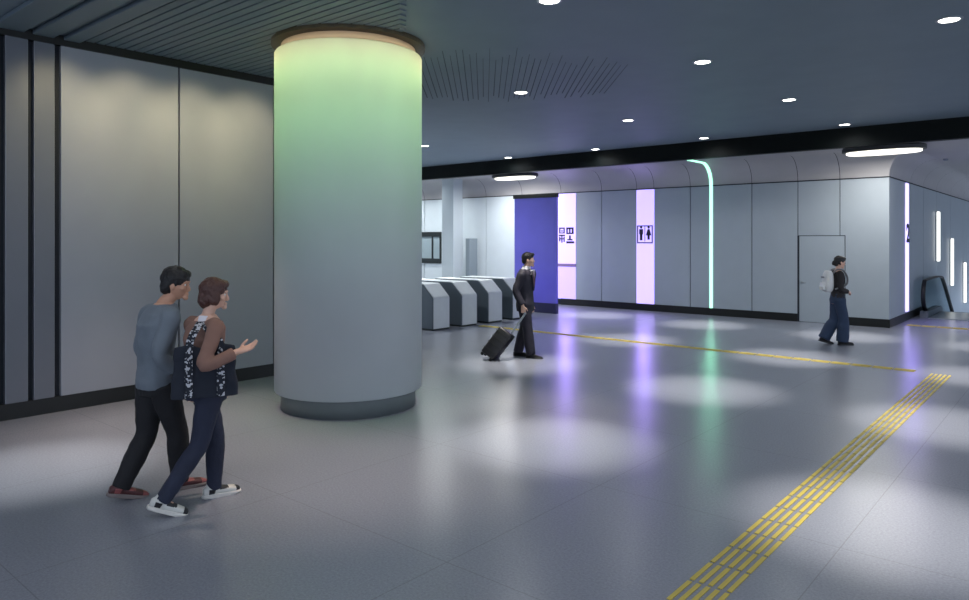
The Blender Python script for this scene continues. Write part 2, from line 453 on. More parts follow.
# ------------------------------------------------------------------ light panels with signs
def panel_sign(name, label, x0, x1, split=None):
    r = empty(name, label, 'illuminated panel', ((x0+x1)/2, YB, 0))
    h = (x1-x0)/2
    bm = B()
    box(bm, -h, h, -.02, .03, .19 if split is None else split+.05, WT-.02, .004); obj('light_panel', bm, M['pink'], r)
    if split:
        bm = B(); box(bm, -h, h, -.02, .03, .19, split-.04, .004); obj('lower_light_panel', bm, M['pinkdim'], r)
        bm = B(); box(bm, -h, h, -.024, .03, split-.04, split+.05); obj('divider', bm, M['divider'], r)
    return r
p1 = panel_sign('lavender_sign_panel', 'tall lavender light panel bearing the restroom pictogram', -9.73, -9.20)
def figure(bm, cx_, z, s, skirt):
    g = bmesh.ops.create_cone(bm, cap_ends=True, segments=18, radius1=.036*s, radius2=.036*s, depth=.006,
                              matrix=Matrix.Translation((cx_, -.025, z+.2*s)) @ Matrix.Rotation(PI/2, 4, 'X'))
    if skirt: out = [(-.03, .15), (.03, .15), (.085, -.03), (.035, -.03), (.035, -.15), (-.035, -.15), (-.035, -.03), (-.085, -.03)]
    else: out = [(-.06, .15), (.06, .15), (.06, -.0), (.04, -.0), (.04, -.17), (-.04, -.17), (-.04, -.0), (-.06, -.0)]
    prism(bm, [(cx_+p[0]*s, z+p[1]*s) for p in out], 'y', -.028, -.022)
bm = B(); zc = 2.13; hw = .24
for a, b, c, d in ((-hw, hw, zc+.22, zc+.25), (-hw, hw, zc-.25, zc-.22), (-hw, -hw+.03, zc-.25, zc+.25), (hw-.03, hw, zc-.25, zc+.25), (-.008, .008, zc-.2, zc+.22)):
    box(bm, a, b, -.028, -.021, c, d)
figure(bm, -.115, zc, .98, False); figure(bm, .115, zc, .98, True)
obj('restroom_pictogram', bm, M['ink'], p1)
p2 = panel_sign('lavender_sign_panel', 'tall lavender light panel with two rows of dark signs beside the blue partition', -12.42, -11.76, 1.2)
bm = B(); zc = 2.13
for a, b, c, d in ((-.26, -.22, .04, .22), (-.10, -.06, .04, .22), (-.26, -.06, .18, .22), (-.26, -.06, .04, .07), (-.2, -.12, .1, .13),
                   (.0, .26, .17, .22), (.0, .05, .04, .2), (.1, .15, .06, .2), (.2, .26, .04, .2), (.0, .26, .02, .06),
                   (-.27, -.05, -.04, 0), (-.18, -.14, -.24, 0), (-.26, -.22, -.2, -.06), (-.1, -.06, -.22, -.06), (-.26, -.08, -.14, -.11),
                   (.1, .16, -.14, -.02), (.04, .22, -.17, -.13), (.0, .28, -.26, -.2)):
    box(bm, a, b, -.028, -.021, zc+c, zc+d)
obj('sign_lettering', bm, M['ink'], p2)
p3 = empty('violet_sign_strip', 'narrow violet white light strip numbered 2 on the wall around the corner', 'illuminated panel', (XC, 20.06, 0))
bm = B(); box(bm, -.02, .025, -.15, .15, .22, WT-.03, .004); obj('light_strip', bm, M['violetbar'], p3)
me = text_mesh('2', .62); t = bpy.data.objects.new('exit_number', me); me.materials.append(M['ink']); COL.objects.link(t); t.parent = p3
t.location = (.03, 0, 2.12); t.rotation_euler = (PI/2, 0, PI/2); t.scale = (1.25, 1, 1)
# green light line up the wall and along the cove
bm = B(); x0 = -7.56
path = [V((x0, YB-.005, .19)), V((x0, YB-.005, WT))] + [V((x0, YB-o_-.012*(1 if o_ < RC*.99 else 0), z-.012*math.sin(i/12*PI/2))) for i, (o_, z) in enumerate(cove_prof()[1:])] + [V((x0, BY+.21, SZ-.012))]
rings = []
for i, p in enumerate(path):
    d = (path[min(i+1, len(path)-1)]-path[max(i-1, 0)]).normalized()
    a = V((.042, 0, 0)); b = d.cross(V((1, 0, 0)))*.02
    rings.append((p, a, b))
loft(bm, rings, n=12, power=4)
tag(obj('green_light_line', bm, M['mint'], None), 'glowing mint green light line up the back wall bending onto the ceiling', 'light strip')
# white bars above the escalator
for (y, z0, z1), lab in zip(((24.5, 1.33, 2.82), (27.25, .48, 2.03), (30.35, -.28, 1.18)),
        ('topmost and nearest white light bar on the escalator wall', 'middle white light bar of the three on the escalator wall', 'lowest and farthest white light bar on the escalator wall')):
    r = empty('white_light_bar', lab, 'light bar', (XC, y, z0), 0, 'white light bars stepping down the escalator wall')
    bm = B(); box(bm, -.003, .03, -.14, .14, 0, z1-z0, .008); obj('bar_housing', bm, M['rim'], r)
    bm = B(); box(bm, .031, .085, -.125, .125, .02, z1-z0-.02, .015); obj('bar_diffuser', bm, M['whitebar'], r)

# ------------------------------------------------------------------ escalator
ex = empty('escalator', 'escalator going down beside the wall with dark handrail and glass side', 'escalator', (-3.2, 21.2, 0))
def handrail(side):
    return [V((side, -.02, .18)), V((side, -.3, .35)), V((side, -.36, .62)), V((side, -.2, .88)), V((side, .15, .95)), V((side, 2.2, .95)), V((side, 2.9, .78)), V((side, 4.2, .03)), V((side, 7.2, -1.7))]
for side in (0, 1.25):
    bm = B(); P = catmull(handrail(side), 6); rings = []
    for i, p in enumerate(P):
        d = (P[min(i+1, len(P)-1)]-P[max(i-1, 0)]).normalized()
        rings.append((p, V((.05, 0, 0)), d.cross(V((1, 0, 0)))*.026))
    loft(bm, rings, n=12, power=3); obj('handrail', bm, M['rubber'], ex, smooth=True)
    bm = B()
    for a, b in zip(P, P[1:]):
        za = max(.12, 0) if a.y < 1.9 else .12-(a.y-1.9)*.577; zb = .12 if b.y < 1.9 else .12-(b.y-1.9)*.577
        if b.y > a.y and a.z-.03 > za:
            q = [(a.y, za), (b.y, zb), (b.y, b.z-.03), (a.y, a.z-.03)]
            A = [bm.verts.new((side-.006, *p)) for p in q]; C = [bm.verts.new((side+.006, *p)) for p in q]
            bm.faces.new(A); bm.faces.new(C[::-1])
    obj('glass_panel', bm, M['glass'], ex)
    bm = B(); prism(bm, [(-.25, 0), (1.75, 0), (7.2, -3.15), (7.2, -2.85), (1.9, .16), (-.2, .16)], 'x', side-.09, side+.09); obj('skirt', bm, M['gate_side'], ex)
bm = B(); box(bm, .1, 1.15, -.3, 1.7, 0, .015); obj('landing_plate', bm, M['chrome'], ex)
bm = B()
for k in range(13): box(bm, .1, 1.15, 1.72+k*.4, 2.12+k*.4, -.235*(k+1)-.2+.2, -.235*k-.01+.0)
obj('steps', bm, M['gate_side'], ex)

# ------------------------------------------------------------------ ceiling lights
def spot(x, y, z, power, col=(1, .97, .92), ang=75, blend=1, rad=.08, target=None, name='lamp'):
    l = bpy.data.lights.new(name, 'SPOT'); l.energy = power; l.color = col; l.spot_size = math.radians(ang); l.spot_blend = blend; l.shadow_soft_size = rad
    o = bpy.data.objects.new(name, l); COL.objects.link(o); o.location = (x, y, z)
    if target: o.rotation_euler = (V(target)-V((x, y, z))).to_track_quat('-Z', 'Y').to_euler()
    return o
def area(name, loc, target, sx, sy, power, col):
    l = bpy.data.lights.new(name, 'AREA'); l.shape = 'RECTANGLE'; l.size = sx; l.size_y = sy; l.energy = power; l.color = col
    o = bpy.data.objects.new(name, l); COL.objects.link(o); o.location = loc
    o.rotation_euler = (V(target)-V(loc)).to_track_quat('-Z', 'Y').to_euler(); return o
DL = [(-4.06, 5.76, 'round downlight cut by the top edge of the photo, right of the column'),
      (-1.15, 9.05, 'large bright downlight in the top right corner of the ceiling'),
      (-3.92, 9.08, 'downlight in the middle of the ceiling, next largest after the corner one'),
      (-6.96, 9.08, 'downlight nearest the right side of the column'),
      (-3.87, 12.5, 'downlight high above the person with the white backpack'),
      (-6.98, 12.6, 'downlight halfway between the column and the backpack wearer, far ceiling'),
      (-3.84, 15.95, 'small downlight at the black beam above the right oval lamp'),
      (-6.85, 15.95, 'small downlight at the black beam above the green light line'),
      (-9.88, 16.1, 'tiny downlight at the black beam above the blue partition side'),
      (-12.8, 12.7, 'tiny downlight touching the right edge of the column'),
      (-12.8, 16.1, 'tiny downlight at the black beam above the left oval lamp')]
d0 = None
for x, y, lab in DL:
    if d0 is None:
        d0 = r = empty('ceiling_downlight', lab, 'downlight', (x, y, CZ), 0, 'recessed downlights in the dark ceiling')
        bm = B(); lathe(bm, [(.1, -.001), (.1, -.012), (.125, -.01), (.13, -.001)], n=32, close=False); obj('trim_ring', bm, M['rim'], r, smooth=True)
        bm = B(); lathe(bm, [(.099, -.0015), (.099, -.009)], n=32); obj('lens', bm, M['downlens'], r)
    else:
        r = d0.copy(); COL.objects.link(r); r.location = (x, y, CZ); r['label'] = lab
        for c in list(d0.children):
            q = c.copy(); COL.objects.link(q); q.parent = r
EXTRA = [(-1.1, 2.3), (-1.1, 5.65), (-1.1, 12.5), (-1.1, 15.95), (1.8, 5.65), (1.8, 9.05), (1.8, 12.5), (1.8, 2.3), (-4.05, -1.1), (-1.1, -1.1)]
for x, y in [(a[0], a[1]) for a in DL] + EXTRA:
    spot(x, y, CZ-.03, 900, (1, .93, .85), ang=32, rad=.08, name='downlight_lamp')
    spot(x, y, CZ-.03, 60, (.94, .97, 1), ang=165, rad=.1, name='downlight_spill')
spot(-6.95, 2.2, CZ-.03, 560, (1, .96, .9), 30, 1, .08, name='downlight_lamp')
for x, y in ((-6.95, 2.3), (-4.05, 2.3)): spot(x, y, CZ-.03, 50, (.94, .97, 1), 165, 1, .1, name='downlight_spill')
# oval luminaires under the soffit
def oval(x, y, label, first=None):
    if first:
        r = first.copy(); COL.objects.link(r); r.location = (x, y, SZ); r['label'] = label
        for c in list(first.children):
            q = c.copy(); COL.objects.link(q); q.parent = r
        return r
    r = empty('oval_ceiling_lamp', label, 'ceiling lamp', (x, y, SZ), 0, 'oval lamps under the soffit')
    def ring(a, b, z): return (V((0, 0, z)), V((a, 0, 0)), V((0, b, 0)))
    bm = B(); loft(bm, [ring(.78, .40, 0), ring(.80, .42, -.02), ring(.80, .42, -.095), ring(.77, .39, -.10)], 72, 2.3); obj('housing', bm, M['ovalhouse'], r)
    bm = B(); loft(bm, [ring(.72, .34, -.099), ring(.72, .34, -.135), ring(.69, .31, -.15)], 72, 2.3); obj('diffuser', bm, M['oval'], r, smooth=False)
    return r
ov = oval(-3.35, 17.05, 'oval ceiling lamp above the wall corner on the right')
oval(-13.3, 17.05, 'oval ceiling lamp above the blue partition and fare gates', ov)
bm = B(); lathe(bm, [(.055, 0), (.055, -.03), (.03, -.05)], n=20)
sd = obj('smoke_detector', bm, M['rim'], None, smooth=True); sd.location = (-2.7, 20.7, SZ); tag(sd, 'small round smoke detector on the pale soffit beside the right oval lamp', 'smoke detector')

# ------------------------------------------------------------------ people
def rotz(a): return Matrix.Rotation(a, 3, 'Z')
def head_shape(bm, c, rot, s=1.0, fem=False):
    tmp = B(); ellipsoid(tmp, (0, 0, 0), (.074, .096, .118), sub=4)
    for v in tmp.verts:
        p = v.co
        t = max(0, min(1, (-p.z-.0)/.118))
        p.x *= 1-.34*t*t
        if p.y < 0: p.y *= 1-.35*t
        else: p.y = p.y*(1-.06*t) + .004*t
        if p.y > .075: p.y = .075 + (p.y-.075)*.45
    def part(c_, r, sub=2): ellipsoid(tmp, c_, r, sub=sub)
    part((0, .078, -.097), (.026, .022, .02))                 # chin
    part((0, .083, .03), (.05, .012, .012))                   # brow
    for sg in (-1, 1):
        part((sg*.042, .064, -.022), (.024, .02, .022))       # cheek
        part((sg*.077, -.004, -.008), (.011, .021, .032))     # ear
    tube(tmp, [(0, .082, .022), (0, .092, -.006), (0, .1, -.03), (0, .086, -.043)], [.008, .0095, .0125, .008], n=10, k=4)
    part((0, .087, -.064), (.024, .012, .006)); part((0, .086, -.074), (.021, .012, .006))   # lips
    for v in tmp.verts: v.co = rot @ (v.co*s) + c
    me = bpy.data.meshes.new('t'); tmp.to_mesh(me); tmp.free(); bm.from_mesh(me); bpy.data.meshes.remove(me)
def hand(bm, wrist, d, nrm, side, curl=.3, s=1.0, spread=.12, tilt=0):
    """d: pointing, nrm: palm normal (the way the fingers curl), side: +1 thumb towards d x nrm"""
    d = d.normalized(); nrm = (nrm-d*nrm.dot(d)).normalized(); ac = d.cross(nrm).normalized()*side
    rings = [(wrist-d*.01, ac*.026*s, nrm*.02*s), (wrist+d*.03*s, ac*.036*s, nrm*.017*s), (wrist+d*.07*s, ac*.041*s, nrm*.014*s), (wrist+d*.094*s, ac*.038*s, nrm*.011*s)]
    loft(bm, rings, 14, 2.4)
    for k, (o_, l) in enumerate(((.031, .072), (.0105, .082), (-.0105, .076), (-.031, .058))):
        p = wrist + d*.085*s + ac*o_*s; a = curl*.7 + .05*k; dd = d + ac*o_*spread*60
        pts = [p]; rr = [.0098*s]
        for f in (.46, .31, .23):
            q = (dd.normalized()*math.cos(a) + nrm*math.sin(a)); pts.append(pts[-1]+q*l*f*s); a += curl; rr.append(rr[-1]*.93)
        tube(bm, pts, rr, n=8, k=3)
    p = wrist + d*.025*s + ac*.026*s; q1 = (d*.55+ac*.75+nrm*.35).normalized(); q2 = (d*.9+ac*.3+nrm*.4).normalized()
    tube(bm, [p, p+q1*.036*s, p+q1*.036*s+q2*.03*s, p+q1*.036*s+q2*.053*s], [.0135*s, .012*s, .0105*s, .008*s], n=8, k=3)
MALE = [(.80, .150, .105), (.90, .163, .115), (1.0, .150, .102), (1.10, .146, .1), (1.22, .162, .112), (1.33, .178, .118), (1.41, .176, .1), (1.455, .13, .082), (1.495, .07, .066)]
FEM = [(.80, .152, .108), (.88, .165, .118), (.98, .142, .098), (1.06, .122, .085), (1.17, .135, .098), (1.28, .152, .112), (1.37, .15, .088), (1.425, .105, .07), (1.465, .055, .056)]
class Person:
    def __init__(s, label, x, y, rz, J, fem=False, skin='skin', voxel=.007, k=1.0):
        s.r = empty('person', label, 'person', (x, y, 0), rz); s.J = J; s.fem = fem; s.k = k; s.vox = voxel; s.skin = M[skin]
        s.prof = FEM if fem else MALE
    def centre(s, z):
        J = s.J; pts = [(J['pelvis'].z, J['pelvis']), (J['chest'].z, J['chest']), (J['neck'].z, J['neck'])]
        if z <= pts[0][0]: return V((pts[0][1].x, pts[0][1].y, z))
        for (z0, p0), (z1, p1) in zip(pts, pts[1:]):
            if z <= z1: t = (z-z0)/(z1-z0); q = p0.lerp(p1, t); return V((q.x, q.y, z))
        return V((J['neck'].x, J['neck'].y, z))
    def torso(s, bm, z0, z1, inc, yaw=None):
        yaw = s.J.get('yaw', 0) if yaw is None else yaw
        X = rotz(yaw) @ V((1, 0, 0)); Y = rotz(yaw) @ V((0, 1, 0))
        pr = [(z*s.k, a, b) for z, a, b in s.prof]
        zs = sorted({z for z, a, b in pr if z0 < z < z1} | {z0, z1})
        rings = []
        for z in zs:
            z_ = min(max(z, pr[0][0]), pr[-1][0])
            for (za, a0, b0), (zb, a1, b1) in zip(pr, pr[1:]):
                if za <= z_ <= zb: t = (z_-za)/(zb-za); a = a0+(a1-a0)*t; b = b0+(b1-b0)*t; break
            rings.append((s.centre(z), X*(a+inc), Y*(b+inc)))
        loft(bm, rings, 24, 2.3)
    def arm(s, bm, sd, inc, t1=1.0, cuff=None):
        J = s.J; S, E, W = J['sh'+sd], J['el'+sd], J['wr'+sd]; f = .86 if s.fem else 1
        pts = [S, S.lerp(E, .45), E, E.lerp(W, .35), W]; rr = [.056*f, .049*f, .041*f, .041*f, .027*f]
        if t1 < 1:
            n = max(1, min(4, int(round(t1*4)))); q = t1*2
            if q <= 1: pts = [S, S.lerp(E, q*.5), S.lerp(E, q)]; rr = [.056*f, .051*f, .047*f]
            else: pts = [S, S.lerp(E, .45), E, E.lerp(W, q-1)]; rr = [.056*f, .049*f, .042*f, .038*f]
        inn = s.centre(S.z).lerp(S, .45); inn.z = S.z-.01
        tube(bm, [inn]+pts, [.06*f+inc*.5]+[r+inc for r in rr], n=16)
        if cuff: pass
    def leg(s, bm, sd, inc, flare=0, z_end=None):
        J = s.J; H, K, A = J['hip'+sd], J['kn'+sd], J['an'+sd]; f = .95 if s.fem else 1
        e = A + (A-K).normalized()*.02 if inc else A
        pts = [H, H.lerp(K, .45), K, K.lerp(A, .35), e]; rr = [.092*f, .08*f, .058*f, .057*f, .04*f]
        tube(bm, pts, [r+inc+fl for r, fl in zip(rr, (0, 0, flare*.3, flare*.6, flare))], n=18)
    def build_body(s, hands, headrot, fs=1.0):
        J = s.J; bm = B()
        s.torso(bm, .80*s.k, s.prof[-1][0]*s.k, 0)
        hc = J['head']; nb = J['neck']
        tube(bm, [nb-V((0, 0, .05)), nb, hc+headrot @ V((0, -.015, -.07))], [.068, .056, .05] if not s.fem else [.058, .046, .044], n=16)
        head_shape(bm, hc, headrot, fs)
        for sd in 'LR':
            s.arm(bm, sd, 0); s.leg(bm, sd, 0)
            h = hands[sd]; hand(bm, J['wr'+sd], h[0], h[1], h[2], h[3], .98 if s.fem else 1.0)
            A = J['an'+sd]; fd = J['ft'+sd]
            tube(bm, [A, A+fd[0]*.02-V((0, 0, .03)), A+fd[0]*.06-V((0, 0, .05))], [.036, .03, .02], n=10)
        s.body = bake(obj('body', bm, s.skin, s.r), s.vox, 2)
        # eyes
        for sg in (-1, 1):
            bm = B(); ellipsoid(bm, (0, 0, 0), (.0125, .011, .009), sub=3)
            for f in bm.faces:
                c = f.calc_center_median(); f.material_index = 1 if (c.x**2+c.z**2 < .0055**2 and c.y > 0) else 0
            for v in bm.verts: v.co = headrot @ ((v.co + V((sg*.032, .0755, .008)))*fs) + hc
            obj('eye', bm, None, s.r, True, [M['eyew'], M['hair']])
    def hair(s, m, headrot, blobs, vox=.006, fs=1.0):
        bm = B()
        for c, r in blobs: ellipsoid(bm, c, r, sub=3)
        for v in bm.verts: v.co = headrot @ (v.co*fs) + s.J['head']
        return bake(obj('hair', bm, m, s.r), vox, 3, disp=.006, dscale=30)
    def shoe(s, sd, mats, sole, L=.285, style='sneaker'):
        A = s.J['an'+sd]; d, pitch = s.J['ft'+sd]; yaw = math.atan2(-d.x, d.y)
        Mx = rotz(yaw) @ Matrix.Rotation(-pitch, 3, 'X')
        base = V((0, -.075, -.085))        # heel bottom relative to the ankle
        def T(bm):
            # pitch about the ball of the foot keeps the toe on the ground
            for v in bm.verts: v.co = Mx @ v.co + A
        h = .022 if style != 'leather' else .018
        prof = [(-.005, .030, .055), (.02, .037, .075), (.08, .037, .085), (.13, .041, .062), (.18, .046, .050), (.23, .045, .042), (.265, .034, .032), (L, .014, .02)]
        bm = B(); loft(bm, [(base+V((0, y, h+z/2-.004)), V((w, 0, 0)), V((0, 0, z/2))) for y, w, z in prof], 16, 2.6)
        tube(bm, [(0, -.02, -.03), (0, -.012, .0), (0, -.008, .025)], [.05, .048, .045], n=14)
        up = obj('shoe', bm, None, s.r, mats=mats); bake(up, .006, 3)
        up.data.materials.clear()
        for q in mats: up.data.materials.append(q)
        if len(mats) > 1:
            for p in up.data.polygons:
                c = p.center-base
                p.material_index = 1 if (.03 < c.y < .075 and c.z < .07) or (c.y > .235) or (.11 < c.y < .18 and c.z > .06) else 0
        for v in up.data.vertices: v.co = Mx @ v.co + A
        bm = B(); out = [(-.034, .0), (-.04, .05), (-.042, .11), (-.05, .18), (-.049, .235), (-.034, .275), (0, L+.01), (.034, .275), (.049, .235), (.05, .18), (.042, .11), (.04, .05), (.034, .0), (0, -.018)]
        prism(bm, [(base.x+p[0], base.y+p[1]) for p in out], 'z', base.z, base.z+h+.006); bmesh.ops.bevel(bm, geom=list(bm.edges), offset=.004, segments=2, affect='EDGES')
        T(bm); obj('sole', bm, sole, up, True)
        return up

def ankle(x, y, yaw_d, pitch=0, fwd=.12):
    """ankle above a foot whose ball is at x, y on the ground; pitch lifts the heel"""
    d = V((yaw_d.x, yaw_d.y, 0)).normalized()
    yaw = math.atan2(-d.x, d.y); Mx = rotz(yaw) @ Matrix.Rotation(-pitch, 3, 'X')
    return V((x, y, 0)) - Mx @ V((0, fwd, -.085))

# --- man in slate tee
J = dict(pelvis=V((0, 0, .92)), chest=V((0, .0, 1.28)), neck=V((.01, .06, 1.49)), head=V((.06, .14, 1.638)), yaw=-.05)
d = V((.25, 1, 0)).normalized()
J['anL'] = ankle(-.06, -.13, d, .25); J['anR'] = ankle(.05, .30, d, 0)
J['ftL'] = (d, .25); J['ftR'] = (d, 0)
J['hipL'] = V((-.085, 0, .88)); J['hipR'] = V((.085, .01, .88))
J['knL'] = V((-.075, -.04, .47)); J['knR'] = V((.085, .13, .48))
J['shL'] = V((-.185, .03, 1.40)); J['elL'] = V((-.24, .0, 1.12)); J['wrL'] = V((-.2, .16, .92))
J['shR'] = V((.185, .03, 1.40)); J['elR'] = V((.2, -.06, 1.12)); J['wrR'] = V((.17, .14, .92))
p = Person('person in slate blue knit shirt and black jeans walking beside the tote bag carrier', -5.565, 2.57, 0, J, voxel=.006)
hr = rotz(math.radians(-48)) @ Matrix.Rotation(math.radians(-6), 3, 'X')
p.build_body({'L': (V((0, .3, -1)), V((1, 0, 0)), -1, .4), 'R': (V((0, .3, -1)), V((-1, 0, 0)), 1, .4)}, hr)
p.hair(M['hair'], hr, [((0, -.02, .05), (.094, .112, .102)), ((0, -.058, -.015), (.084, .068, .082)), ((0, .052, .088), (.068, .048, .034)), ((.07, .01, .02), (.014, .022, .035)), ((-.07, .01, .02), (.014, .022, .035))])
bm = B(); p.torso(bm, .84, 1.49, .02); p.arm(bm, 'L', .02, .8); p.arm(bm, 'R', .02, .8); bake(obj('knit_shirt', bm, M['tee'], p.r), .009, 5, disp=.006)
bm = B(); p.torso(bm, .79, .93, .012); p.leg(bm, 'L', .02, .008); p.leg(bm, 'R', .02, .008); bake(obj('jeans', bm, M['darkjean'], p.r), .009, 4, disp=.005, dscale=11)
for sd in 'LR': p.shoe(sd, [M['shoe_m'], M['shoe_r']], M['solered'])

# --- woman with tote
J = dict(pelvis=V((0, 0.0, .90)), chest=V((-.03, .0, 1.22)), neck=V((-.02, .03, 1.425)), head=V((0.005, .075, 1.573)), yaw=.32)
d1 = V((.55, 1, 0)).normalized(); d2 = V((.25, 1, 0)).normalized()
J['anR'] = ankle(.08, -.27, d1, .35); J['anL'] = ankle(-.02, .21, d2, 0)
J['ftR'] = (d1, .35); J['ftL'] = (d2, 0)
J['hipL'] = V((-.08, .02, .86)); J['hipR'] = V((.085, 0, .86))
J['knL'] = V((-.02, .09, .46)); J['knR'] = V((.07, -.09, .47))
J['shL'] = V((-.165, -.03, 1.345)); J['elL'] = V((-.165, .05, 1.08)); J['wrL'] = V((-.13, .17, .88))
J['shR'] = V((.145, .0, 1.345)); J['elR'] = V((.262, -.15, 1.085)); J['wrR'] = V((.325, .075, 1.165))
q = Person('person in brown top and indigo jeans with short brown hair gesturing with an open hand', -5.13, 2.75, 0, J, True, 'skin2', .0042, k=.97)
hr = rotz(math.radians(-40)) @ Matrix.Rotation(math.radians(-5), 3, 'X')
q.build_body({'L': (V((0, .3, -1)), V((1, 0, 0)), -1, .3), 'R': (V((.62, .70, .32)), V((.2, -.45, .85)), -1, .16)}, hr, .95)
q.hair(M['hairbrown'], hr, [((0, -.02, .04), (.092, .108, .1)), ((0, -.062, -.035), (.084, .066, .084)), ((.07, .005, -.02), (.026, .05, .066)), ((-.07, .005, -.02), (.026, .05, .066)), ((0, .05, .085), (.07, .045, .036)), ((.05, .052, .045), (.026, .028, .035))], fs=.97)
bm = B(); q.torso(bm, .86, 1.375, .013); q.arm(bm, 'L', .012, .94); q.arm(bm, 'R', .012, .94); bake(obj('brown_top', bm, M['brown'], q.r), .008, 4, disp=.005)
bm = B(); loft(bm, [(q.centre(1.37)+V((0, 0, 0)), V((.09, 0, 0)), V((0, .078, 0))), (q.centre(1.405), V((.07, 0, 0)), V((0, .068, 0))), (q.centre(1.42), V((.06, 0, 0)), V((0, .06, 0)))], 20); bake(obj('collar', bm, M['shirtw'], q.r), .008, 2)
bm = B(); q.torso(bm, .78, .91, .012); q.leg(bm, 'L', .012, .004); q.leg(bm, 'R', .012, .004); bake(obj('jeans', bm, M['jean'], q.r), .008, 4, disp=.004, dscale=12)
for sd in 'LR': q.shoe(sd, [M['shoe_w'], M['shoe_dark']], M['sole'], .27)

# --- tote bag hanging from her shoulder
tb = empty('tote_bag', 'navy canvas tote bag with white patterned straps on the shoulder of the person in brown', 'tote bag', (-5.13+.145, 2.75-.085, .83), math.radians(62))
bm = B(); W = .225; H = .40
rings = []
for i in range(9):
    t = i/8; z = t*H; wv = W*(1.0-.06*t); th = .045*(1-.6*t)
    rings.append((V((0, .012*math.sin(t*3), z)), V((wv, 0, 0)), V((0, th, 0))))
loft(bm, rings, 28, 3.2); bb = bake(obj('bag_body', bm, M['bag'], tb), .008, 3, disp=.011, dscale=9)
for v in bb.data.vertices:
    t = max(0, v.co.z/H); v.co.z -= t*t*(.035*max(0, 1-(v.co.x/.11)**2) + .03*max(0, abs(v.co.x)-.11)/.11); v.co.x *= 1.04-.06*t
for side in (-1, 1):
    for sx in ((-1, 1) if side == -1 else ()):
        pass
SH = V((-.02, .06, .545))
for sgn, face in ((-1, -1), (1, -1)):
    pts = [V((sgn*.11, -.052, .01)), V((sgn*.11, -.046, .15)), V((sgn*.11, -.036, .3)), V((sgn*.105, -.026, .40)), V((sgn*.06-.02, .0, .47)), SH+V((sgn*.03, -.0, -.03)), SH+V((sgn*.012, .06, .0))]
    bm = B(); P = catmull(pts, 6); rings = []
    for i, c in enumerate(P):
        d = (P[min(i+1, len(P)-1)]-P[max(i-1, 0)]).normalized(); a = V((1, 0, 0)); a = (a-d*a.dot(d)).normalized()
        rings.append((c, a*.027, d.cross(a)*.004))
    loft(bm, rings, 10, 4); st = obj('strap', bm, M['strapmat'], tb); st['label'] = 'dark strap with scattered white motifs'

# --- man in suit (faces the right of the photo)
hd = math.radians(-70)
J = dict(pelvis=V((0, 0, .93)), chest=V((0, -.01, 1.29)), neck=V((0, .015, 1.485)), head=V((0, .055, 1.645)), yaw=0)
d = V((.12, 1, 0)).normalized(); d2 = V((-.05, 1, 0)).normalized()
J['anR'] = ankle(.09, .24, d, 0); J['anL'] = ankle(-.08, -.03, d2, 0); J['ftR'] = (d, 0); J['ftL'] = (d2, 0)
J['hipL'] = V((-.085, 0, .89)); J['hipR'] = V((.085, 0, .89)); J['knL'] = V((-.09, -.04, .49)); J['knR'] = V((.09, .07, .49))
J['shL'] = V((-.19, 0, 1.41)); J['elL'] = V((-.235, -.0, 1.12)); J['wrL'] = V((-.225, .03, .87))
J['shR'] = V((.19, 0, 1.41)); J['elR'] = V((.245, -.08, 1.13)); J['wrR'] = V((.225, .03, .88))
m = Person('person in a dark suit with white shirt pulling a black suitcase', -7.29, 9.63, hd, J, skin='skin2', voxel=.008)
hr = rotz(math.radians(16))
m.build_body({'L': (V((0, .2, -1)), V((1, 0, 0)), -1, .5), 'R': (V((.0, .1, -1)), V((-1, -.2, 0)), 1, .95)}, hr)
m.hair(M['hair'], hr, [((0, -.016, .045), (.085, .102, .093)), ((0, -.055, -.005), (.076, .06, .07)), ((0, .058, .09), (.062, .045, .036)), ((.07, .005, .02), (.014, .022, .03)), ((-.07, .005, .02), (.014, .022, .03))], vox=.008)
bm = B(); m.torso(bm, .78, 1.49, .034); m.arm(bm, 'L', .022, .95); m.arm(bm, 'R', .022, .95); jk = bake(obj('jacket', bm, M['suit'], m.r), .01, 4, disp=.005)
bm = B(); tube(bm, [(0, .012, 1.45), (0, .022, 1.50), (0, .03, 1.545)], [.094, .078, .066], n=18)
prism(bm, [(-.085, 1.48), (.085, 1.48), (.03, 1.2), (-.03, 1.2)], 'y', .06, .152); bake(obj('shirt', bm, M['shirtw'], m.r), .008, 1)
bm = B(); prism(bm, [(-.016, 1.455), (.016, 1.455), (.028, 1.22), (0, 1.19), (-.028, 1.22)], 'y', .148, .158); obj('tie', bm, M['tie'], m.r)
for sg in (-1, 1):
    bm = B(); prism(bm, [(sg*.075, 1.47), (sg*.12, 1.4), (sg*.085, 1.34), (sg*.012, 1.13), (sg*.02, 1.22)], 'y', .128, .160); obj('lapel', bm, M['suit'], m.r)
bm = B(); m.torso(bm, .79, .95, .012); m.leg(bm, 'L', .022, .018); m.leg(bm, 'R', .022, .018); bake(obj('suit_trousers', bm, M['suit'], m.r), .01, 4, disp=.004)
for sd in 'LR': m.shoe(sd, [M['shoe_b']], M['shoe_b'], .29, 'leather')
